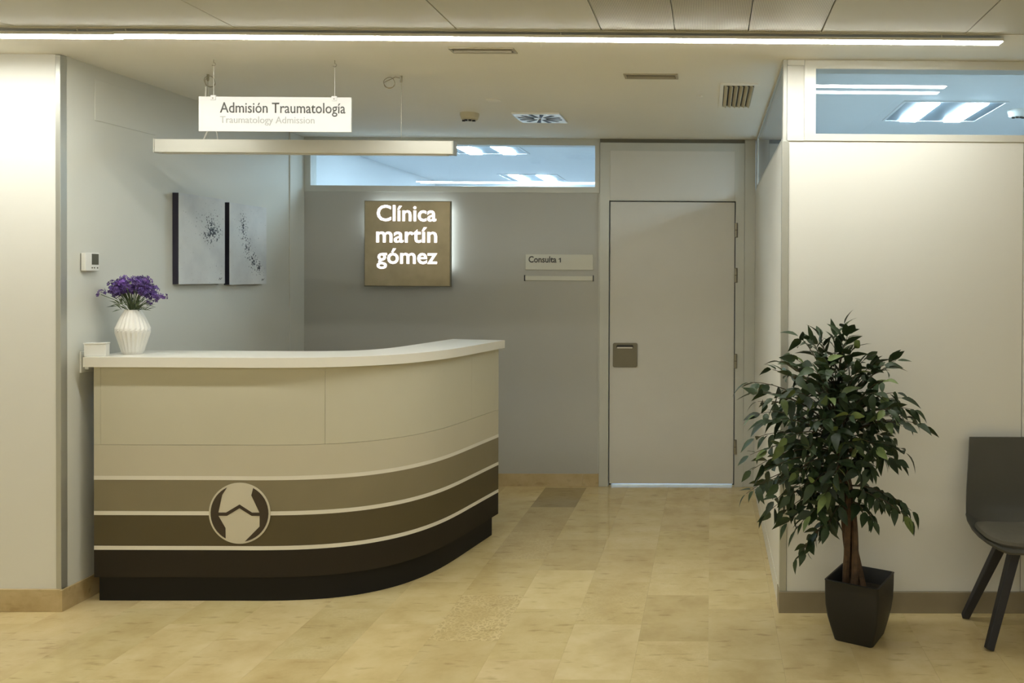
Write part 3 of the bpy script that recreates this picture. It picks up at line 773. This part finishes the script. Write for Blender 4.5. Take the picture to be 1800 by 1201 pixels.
def blossom_mesh(seed):
    r_ = random.Random(seed); mb = MB()
    for i in range(11):
        d_ = Vector((r_.gauss(0, 1), r_.gauss(0, 1), r_.gauss(.3, .9))).normalized(); c = d_*r_.uniform(.006, .019)
        a = d_.orthogonal().normalized(); b_ = d_.cross(a)
        for p_ in range(5):
            t0 = 2*math.pi*p_/5+r_.uniform(-.2, .2); L = r_.uniform(.006, .0095)
            u_ = a*math.cos(t0)+b_*math.sin(t0); w_ = d_.cross(u_)
            mb.add([c, c+u_*L*.6+w_*L*.34+d_*.002, c+u_*L+d_*.0035, c+u_*L*.6-w_*L*.34+d_*.002], [(0, 1, 2, 3)])
    return mb
bl_meshes = [mesh_of(blossom_mesh(i), 'flower_head') for i in range(5)]
for me in bl_meshes: me.materials.append(PETAL)
heads = [(-.132, -.03, .090), (.145, -.045, .070), (.132, -.02, .088), (.118, -.05, .055), (.150, -.01, .078)]
for i in range(78):
    a = rng.uniform(0, 2*math.pi); rr = math.sqrt(rng.random())
    hx = rr*math.cos(a)*.100+.004; hy = rr*math.sin(a)*.075-.012
    dome = math.sqrt(max(.05, 1-(hx/.115)**2-(hy/.11)**2*.6))
    hz = .062+.105*dome*rng.uniform(.35, 1.05)
    heads.append((hx, hy, max(hz, .07)))
for i, (hx, hy, hz) in enumerate(heads):
    o = bpy.data.objects.new('flower_head', bl_meshes[i % 5]); COL.objects.link(o); o.parent = fb
    o.location = (hx, hy, hz); o.rotation_euler = (rng.uniform(-.6, .6), rng.uniform(-.6, .6), rng.uniform(0, 6.28)); sc = rng.uniform(.95, 1.3); o.scale = (sc,)*3
    v = rng.choice([.7, .9, 1.2, 1.8]); o.color = (v*rng.uniform(.9, 1.15), v, v, 1)
    if i % 2 == 0 or i < 5:
        sp = Vector((vx, vy, vz+.19)); ep_ = Vector((vx+hx, vy+hy, vz+.20+hz))
        mid = sp.lerp(ep_, .5)+Vector((0, 0, .02))
        s_ = obj('stem', MB().tube([sp, sp.lerp(mid, .55)+Vector((0, 0, .006)), mid, ep_], .0016, 5), FSTEM, fb)
        v = rng.uniform(.7, 1.3); s_.color = (v, v, v, 1)
nl = MB().add([(0, 0, 0), (.022, .004, .003), (.048, 0, -.002), (.022, -.004, .003)], [(0, 1, 2, 3)])
nlm = mesh_of(nl, 'narrow_leaf'); nlm.materials.append(FSTEM)
for i in range(60):
    a = rng.uniform(0, 6.28); o = bpy.data.objects.new('narrow_leaf', nlm); COL.objects.link(o); o.parent = fb
    rr = rng.uniform(.01, .065); o.location = (rr*math.cos(a), rr*math.sin(a)*.8-.01, rng.uniform(.015, .065)*(.6+rr*6))
    o.rotation_euler = (rng.uniform(-.8, .8), rng.uniform(-1.1, .35), a+rng.uniform(-.5, .5)); sc = rng.uniform(.6, 1.1); o.scale = (sc,)*3
    v = rng.uniform(.6, 1.5); o.color = (v, v, v, 1)

# ------------------------------------------------------------------ potted ficus
px, py = .655, 3.56
plant = thing('potted_ficus', 'artificial ficus tree in a square black pot before the right wall', 'plant', (px, py, 0))
POT = plain('pot_black', (.011, .0105, .010), .5, noise=.06)
SOIL = plain('pot_soil', (.03, .022, .014), .9, noise=.3, scale=60, bump=.5)
def pot():
    ang = R(-29)
    def sq(h, z, r):
        P = []
        for (cx_, cy_, a0) in ((h-r, h-r, 0), (-h+r, h-r, 90), (-h+r, -h+r, 180), (h-r, -h+r, 270)):
            for k in range(4):
                a = R(a0+30*k); P.append((cx_+r*math.cos(a), cy_+r*math.sin(a)))
        return [(px+x*math.cos(ang)-y*math.sin(ang), py+x*math.sin(ang)+y*math.cos(ang), z) for x, y in P]
    prof = [(.082, 0, .012), (.086, .004, .013), (.100, .06, .014), (.111, .11, .014), (.117, .16, .013), (.1185, .215, .012), (.119, .262, .012), (.1205, .266, .012), (.113, .268, .011), (.110, .264, .010), (.108, .20, .010), (.105, .19, .010)]
    V = []; Fc = []
    for h, z, r in prof: V += sq(h, z, r)
    m = 16
    for i in range(len(prof)-1):
        for k in range(m): Fc.append((i*m+k, i*m+(k+1) % m, (i+1)*m+(k+1) % m, (i+1)*m+k))
    Fc.append(tuple(range(m))[::-1]); Fc.append(tuple((len(prof)-1)*m+k for k in range(m)))
    soil = MB().add(sq(.104, .195, .01)+sq(.104, .203, .01), [tuple(range(16))[::-1], tuple(range(16, 32))]+[(k, (k+1) % 16, 16+(k+1) % 16, 16+k) for k in range(16)])
    return MB().add(V, Fc), soil
pm, sm = pot()
obj('pot', pm, POT, plant, smooth=True); obj('soil', sm, SOIL, plant)
BARK = plain('bark_brown', (.085, .048, .024), .7, noise=.35, scale=40, bump=.6, bscale=120)
TWIG = plain('twig_brown', (.07, .05, .028), .7, noise=.3, scale=40)
axis = [(.632, 3.55, .19), (.622, 3.55, .30), (.612, 3.545, .42), (.600, 3.54, .55), (.585, 3.54, .68), (.570, 3.54, .80), (.555, 3.54, .92), (.545, 3.54, 1.0), (.535, 3.54, 1.10)]
def axis_at(z):
    for i in range(1, len(axis)):
        if axis[i][2] >= z:
            f = (z-axis[i-1][2])/(axis[i][2]-axis[i-1][2]); return Vector(axis[i-1]).lerp(Vector(axis[i]), f)
    return Vector(axis[-1])
for sidx in range(5):
    pts = []; rd = []
    top = (1.12, 1.05, .98, .90, 1.08)[sidx]
    N = 26
    for i in range(N):
        z = .19+(top-.19)*i/(N-1); c = axis_at(z)
        a = sidx*2*math.pi/5+z*5.2+sidx*.4; rr = .025*(1-.4*(z-.19)/.9)+.014*max(0, (.36-z)/.17)
        pts.append(c+Vector((rr*math.cos(a), rr*math.sin(a), 0))); rd.append(.0165*(1-.45*i/N))
    obj('trunk_stem', MB().tube(pts, rd, 7), BARK, plant, smooth=True)
TIPS = [
(0.573,3.52,1.355,1.0), (0.578,3.46,1.316,1.05), (0.592,3.40,1.268,1.0), (0.536,3.56,1.303,1.0), (0.464,3.50,1.312,1.0),
(0.418,3.44,1.297,1.0), (0.377,3.48,1.308,1.0), (0.472,3.38,1.232,0.95), (0.353,3.36,1.224,0.92), (0.263,3.46,1.171,0.92),
(0.308,3.60,1.189,0.95), (0.415,3.30,1.190,0.9), (0.792,3.50,1.207,0.98), (0.738,3.42,1.187,0.95), (0.673,3.58,1.203,1.0),
(0.687,3.46,1.196,0.95), (0.614,3.36,1.184,0.95), (0.712,3.34,1.145,0.9), (0.170,3.50,1.112,0.9), (0.185,3.42,1.080,0.88),
(0.205,3.52,1.027,0.88), (0.258,3.32,1.072,0.86), (0.345,3.28,1.101,0.85), (0.193,3.38,0.997,0.85), (0.223,3.30,0.979,0.82),
(0.898,3.48,0.935,0.88), (0.844,3.40,1.015,0.9), (0.834,3.52,1.044,0.92), (0.761,3.36,1.091,0.9), (0.780,3.34,0.967,0.85),
(0.709,3.28,1.034,0.85), (0.667,3.30,1.099,0.9), (0.869,3.58,0.949,0.88), (0.193,3.46,0.883,0.82), (0.172,3.50,0.802,0.8),
(0.177,3.42,0.758,0.8), (0.237,3.34,0.861,0.8), (0.228,3.36,0.763,0.76), (0.285,3.34,0.722,0.72), (0.347,3.28,0.783,0.75),
(0.387,3.24,0.883,0.8), (0.310,3.26,0.923,0.82), (0.831,3.50,0.817,0.82), (0.788,3.42,0.793,0.8), (0.724,3.34,0.828,0.8),
(0.665,3.28,0.886,0.82), (0.658,3.36,0.776,0.75), (0.575,3.22,0.887,0.8), (0.597,3.28,0.784,0.74), (0.799,3.60,0.857,0.85),
(0.156,3.46,0.648,0.74), (0.193,3.52,0.647,0.72), (0.236,3.46,0.559,0.68), (0.271,3.40,0.636,0.7), (0.333,3.36,0.670,0.68),
(0.272,3.60,0.656,0.75), (0.852,3.46,0.578,0.66), (0.823,3.40,0.562,0.64), (0.813,3.50,0.598,0.66), (0.702,3.40,0.637,0.64),
(0.683,3.42,0.549,0.6), (0.328,3.42,0.540,0.62), (0.359,3.38,0.524,0.62), (0.318,3.50,0.560,0.64), (0.413,3.34,0.595,0.62),
(0.488,3.38,0.537,0.6), (0.464,3.30,0.687,0.66), (0.416,3.28,0.738,0.7), (0.371,3.44,0.382,0.55), (0.404,3.46,0.428,0.55),
(0.499,3.24,0.950,0.8), (0.467,3.26,1.082,0.88), (0.558,3.26,1.014,0.86), (0.431,3.24,0.995,0.84), (0.533,3.32,1.096,0.95),
(0.503,3.26,0.788,0.76), (0.324,3.30,1.167,0.92), (0.490,3.34,1.185,1.0), (0.749,3.70,0.914,0.9), (0.390,3.70,0.913,0.88),
(0.520,3.72,1.064,0.95), (0.646,3.70,1.042,0.95), (0.468,3.70,0.759,0.8), (0.699,3.70,0.760,0.8), (0.283,3.62,0.751,0.8)]
LEAF = leafmat('ficus_leaf', (.016, .033, .013), (.046, .074, .030), .46)
def leaf_mesh(curl):
    # pointed oval along +X, folded along its midrib, tip bent down
    st = [(0, .0), (.12, .30), (.32, .5), (.55, .44), (.78, .24), (.92, .09), (1.0, 0)]
    mb = MB(); V = []; Fc = []
    L, W = .076, .036
    for t_, w_ in st:
        z = -curl*t_*t_*L
        V += [(t_*L, -w_*W, z+.16*w_*W), (t_*L, 0, z-.08*w_*W), (t_*L, w_*W, z+.16*w_*W)]
    for i in range(len(st)-1):
        Fc += [(3*i, 3*i+3, 3*i+4, 3*i+1), (3*i+1, 3*i+4, 3*i+5, 3*i+2)]
    return mb.add(V, Fc)
lms = []
for c in (.15, .35, .6):
    mb_ = leaf_mesh(c); me = bpy.data.meshes.new('leaf'); me.from_pydata(mb_.v, [], mb_.f); me.validate(); me.update()
    me.polygons.foreach_set('use_smooth', [True]*len(me.polygons)); me.materials.append(LEAF); lms.append(me)
rng = random.Random(23)
places = []
for (tx, ty, tz, z0) in TIPS:
    a = axis_at(z0); b = Vector((tx, ty, tz)); d_ = b-a; L = d_.length
    rise = min(.10, .22*L)
    path = []
    for i in range(9):
        t_ = i/8; path.append(a+d_*t_+Vector((0, 0, rise*4*t_*(1-t_)*.55)))
    tipdir = (path[-1]-path[-2]).normalized()
    obj('branch', MB().tube(path, [.0040*(1-.75*i/8) for i in range(9)], 5), TWIG, plant)
    nleaf = rng.randint(12, 15)
    for j in range(nleaf):
        t_ = 1-.85*(j/nleaf)*min(1, .26/max(L, .01)+.25); i = min(7, int(t_*8)); f = t_*8-i
        q = path[i].lerp(path[i+1], f); fw = (path[i+1]-path[i]).normalized()
        side = fw.cross(Vector((0, 0, 1)))
        if side.length < .15: side = Vector((1, 0, 0))
        side.normalize()
        if j == 0: dr = fw+Vector((0, 0, -.25))
        else:
            sg = 1 if j % 2 else -1
            dr = fw*rng.uniform(.2, 1.0)+side*sg*rng.uniform(.3, 1.0)+Vector((rng.gauss(0, .25), rng.gauss(0, .25), rng.uniform(-.95, .35)))
            if tz > 1.17: dr.z += rng.uniform(.4, 1.0)
        dr.normalize()
        x = dr; y = Vector((0, 0, 1)).cross(x)
        if y.length < .1: y = Vector((0, 1, 0)).cross(x)
        y.normalize(); y = (Matrix.Rotation(rng.gauss(0, .75), 3, x) @ y); z = x.cross(y)
        sc = rng.uniform(.66, 1.1)
        v = rng.choice([.55, .75, .9, 1.1, 1.4]) if rng.random() < .80 else rng.uniform(2.2, 4.4)
        colr = (v*(1.0 if v < 2 else 1.25), v, v*(1.0 if v < 2 else .8), 1)
        q = q+x*.006
        if q.y+.06 > YF-.02 and x.y > 0: continue
        # stay clear of the partition corner
        M = Matrix(((x.x*sc, y.x*sc, z.x*sc, q.x-px), (x.y*sc, y.y*sc, z.y*sc, q.y-py), (x.z*sc, y.z*sc, z.z*sc, q.z), (0, 0, 0, 1)))
        places.append((q.y, M, colr, rng.randrange(3)))
places.sort(key=lambda p_: p_[0])
big, rest_l = places[:300], places[300:]
for (_, M, c, k) in big:
    o = bpy.data.objects.new('leaf', lms[k]); COL.objects.link(o); o.parent = plant; o.matrix_local = M; o.color = c
mb = MB()
for (_, M, c, k) in rest_l:
    me = lms[k]; mb.add([M @ v.co for v in me.vertices], [tuple(p_.vertices) for p_ in me.polygons])
if rest_l:
    me = bpy.data.meshes.new('foliage'); me.from_pydata(mb.v, [], mb.f); me.validate(); me.update(); me.materials.append(LEAF)
    me.polygons.foreach_set('use_smooth', [True]*len(me.polygons))
    o = bpy.data.objects.new('foliage', me); COL.objects.link(o); o.parent = plant; o['kind'] = 'stuff'

# ------------------------------------------------------------------ visitor chair at the right edge
chx, chy = 1.36, 3.58
ch = thing('visitor_chair', 'dark grey shell chair with splayed dark wooden legs at the right edge', 'chair', (chx, chy, 0))
SHELL = plain('chair_shell', (.060, .058, .048), .5, noise=.05)
CUSH = plain('chair_cushion', (.115, .105, .078), .75, noise=.06, scale=40, bump=.2, bscale=300)
LEGM = plain('chair_leg', (.018, .018, .024), .5, noise=.1)
def shell():
    # one swept sheet: seat front -> seat -> curve -> backrest top, thick
    secs = [ # (y, z, half width, edge lift)
        (3.335, .440, .140, .004), (3.352, .448, .178, .010), (3.40, .446, .206, .022), (3.47, .440, .218, .032), (3.55, .437, .222, .042), (3.62, .440, .224, .060),
        (3.675, .452, .220, .070), (3.708, .480, .212, .055), (3.722, .53, .204, .035), (3.728, .60, .196, .02), (3.738, .68, .186, .012), (3.748, .75, .178, .008), (3.757, .832, .170, .004)]
    nx = 12; V = []; Fc = []
    for th in (0, 1):
        for i, (y, z, hw, lift) in enumerate(secs):
            a = secs[max(i-1, 0)]; b = secs[min(i+1, len(secs)-1)]
            d_ = Vector((b[0]-a[0], b[1]-a[1])).normalized(); nn = Vector((-d_.y, d_.x))   # towards the sitter
            for k in range(nx+1):
                s_ = k/nx*2-1; l_ = lift*abs(s_)**3
                oy, oz = nn.x*l_, nn.y*l_
                V.append((chx+hw*s_, y+oy-nn.x*.010*th, z+oz-nn.y*.010*th))
    m = len(secs)*(nx+1); W = nx+1
    for i in range(len(secs)-1):
        for k in range(nx):
            a = i*W+k; Fc += [(a, a+1, a+W+1, a+W), (m+a+1, m+a, m+a+W, m+a+W+1)]
    for k in range(nx):
        a = k; Fc.append((a+1, a, m+a, m+a+1)); a = (len(secs)-1)*W+k; Fc.append((a, a+1, m+a+1, m+a))
    for i in range(len(secs)-1):
        a = i*W; Fc.append((a, a+W, m+a+W, m+a)); a = i*W+nx; Fc.append((a+W, a, m+a, m+a+W))
    return MB().add(V, Fc)
obj('seat_shell', shell(), SHELL, ch, smooth=True)
def cushion():
    out = []
    for i in range(40):
        a = 2*math.pi*i/40; c, s_ = math.cos(a), math.sin(a)
        e = .55
        x = math.copysign(abs(c)**e, c)*.204; y = math.copysign(abs(s_)**e, s_)*.155
        out.append((x, y))
    V = []; Fc = []
    for sc, z in ((.97, .447), (1.0, .458), (.97, .470), (.85, .476), (.4, .476)):
        V += [(chx+x*sc, 3.515+y*sc, z+(.018*abs(x/.212)**3 if sc > .5 else 0)) for x, y in out]
    for i in range(4):
        for k in range(40): Fc.append((i*40+k, i*40+(k+1) % 40, (i+1)*40+(k+1) % 40, (i+1)*40+k))
    Fc.append(tuple(range(40))[::-1]); Fc.append(tuple(160+k for k in range(40)))
    return MB().add(V, Fc)
obj('seat_cushion', cushion(), CUSH, ch, smooth=True)
def bar(p0, p1, w0, w1):
    p0 = Vector(p0); p1 = Vector(p1); d_ = (p1-p0).normalized(); a = d_.cross(Vector((0, 1, 0))).normalized(); b = d_.cross(a)
    V = []
    for p_, w_ in ((p0, w0), (p1, w1)):
        V += [p_+a*w_/2+b*w_/2, p_-a*w_/2+b*w_/2, p_-a*w_/2-b*w_/2, p_+a*w_/2-b*w_/2]
    return MB().add(V, [(0, 3, 2, 1), (4, 5, 6, 7), (0, 1, 5, 4), (1, 2, 6, 5), (2, 3, 7, 6), (3, 0, 4, 7)])
for sx in (-1, 1):
    for fy_, top in ((3.432, 3.50), (3.755, 3.62)):
        x0 = chx+sx*.185
        lb = bar((x0, fy_, .004), (chx+sx*(.052 if fy_ < 3.6 else .058), top, .412), .034, .044)
        # cut the foot flat on the floor
        lb.v = [(x, y, max(z, 0)) for x, y, z in lb.v]
        obj('leg', lb, LEGM, ch, bevel=.004)
obj('leg_mount', B(chx-.085, chx+.085, 3.475, 3.645, .400, .428), LEGM, ch, bevel=.006)
for s_ in (-1, 1): obj('bolt', MB().tube([(chx+s_*.06, 3.468, .412), (chx+s_*.06, 3.476, .412)], .007, 8), STEEL, ch)
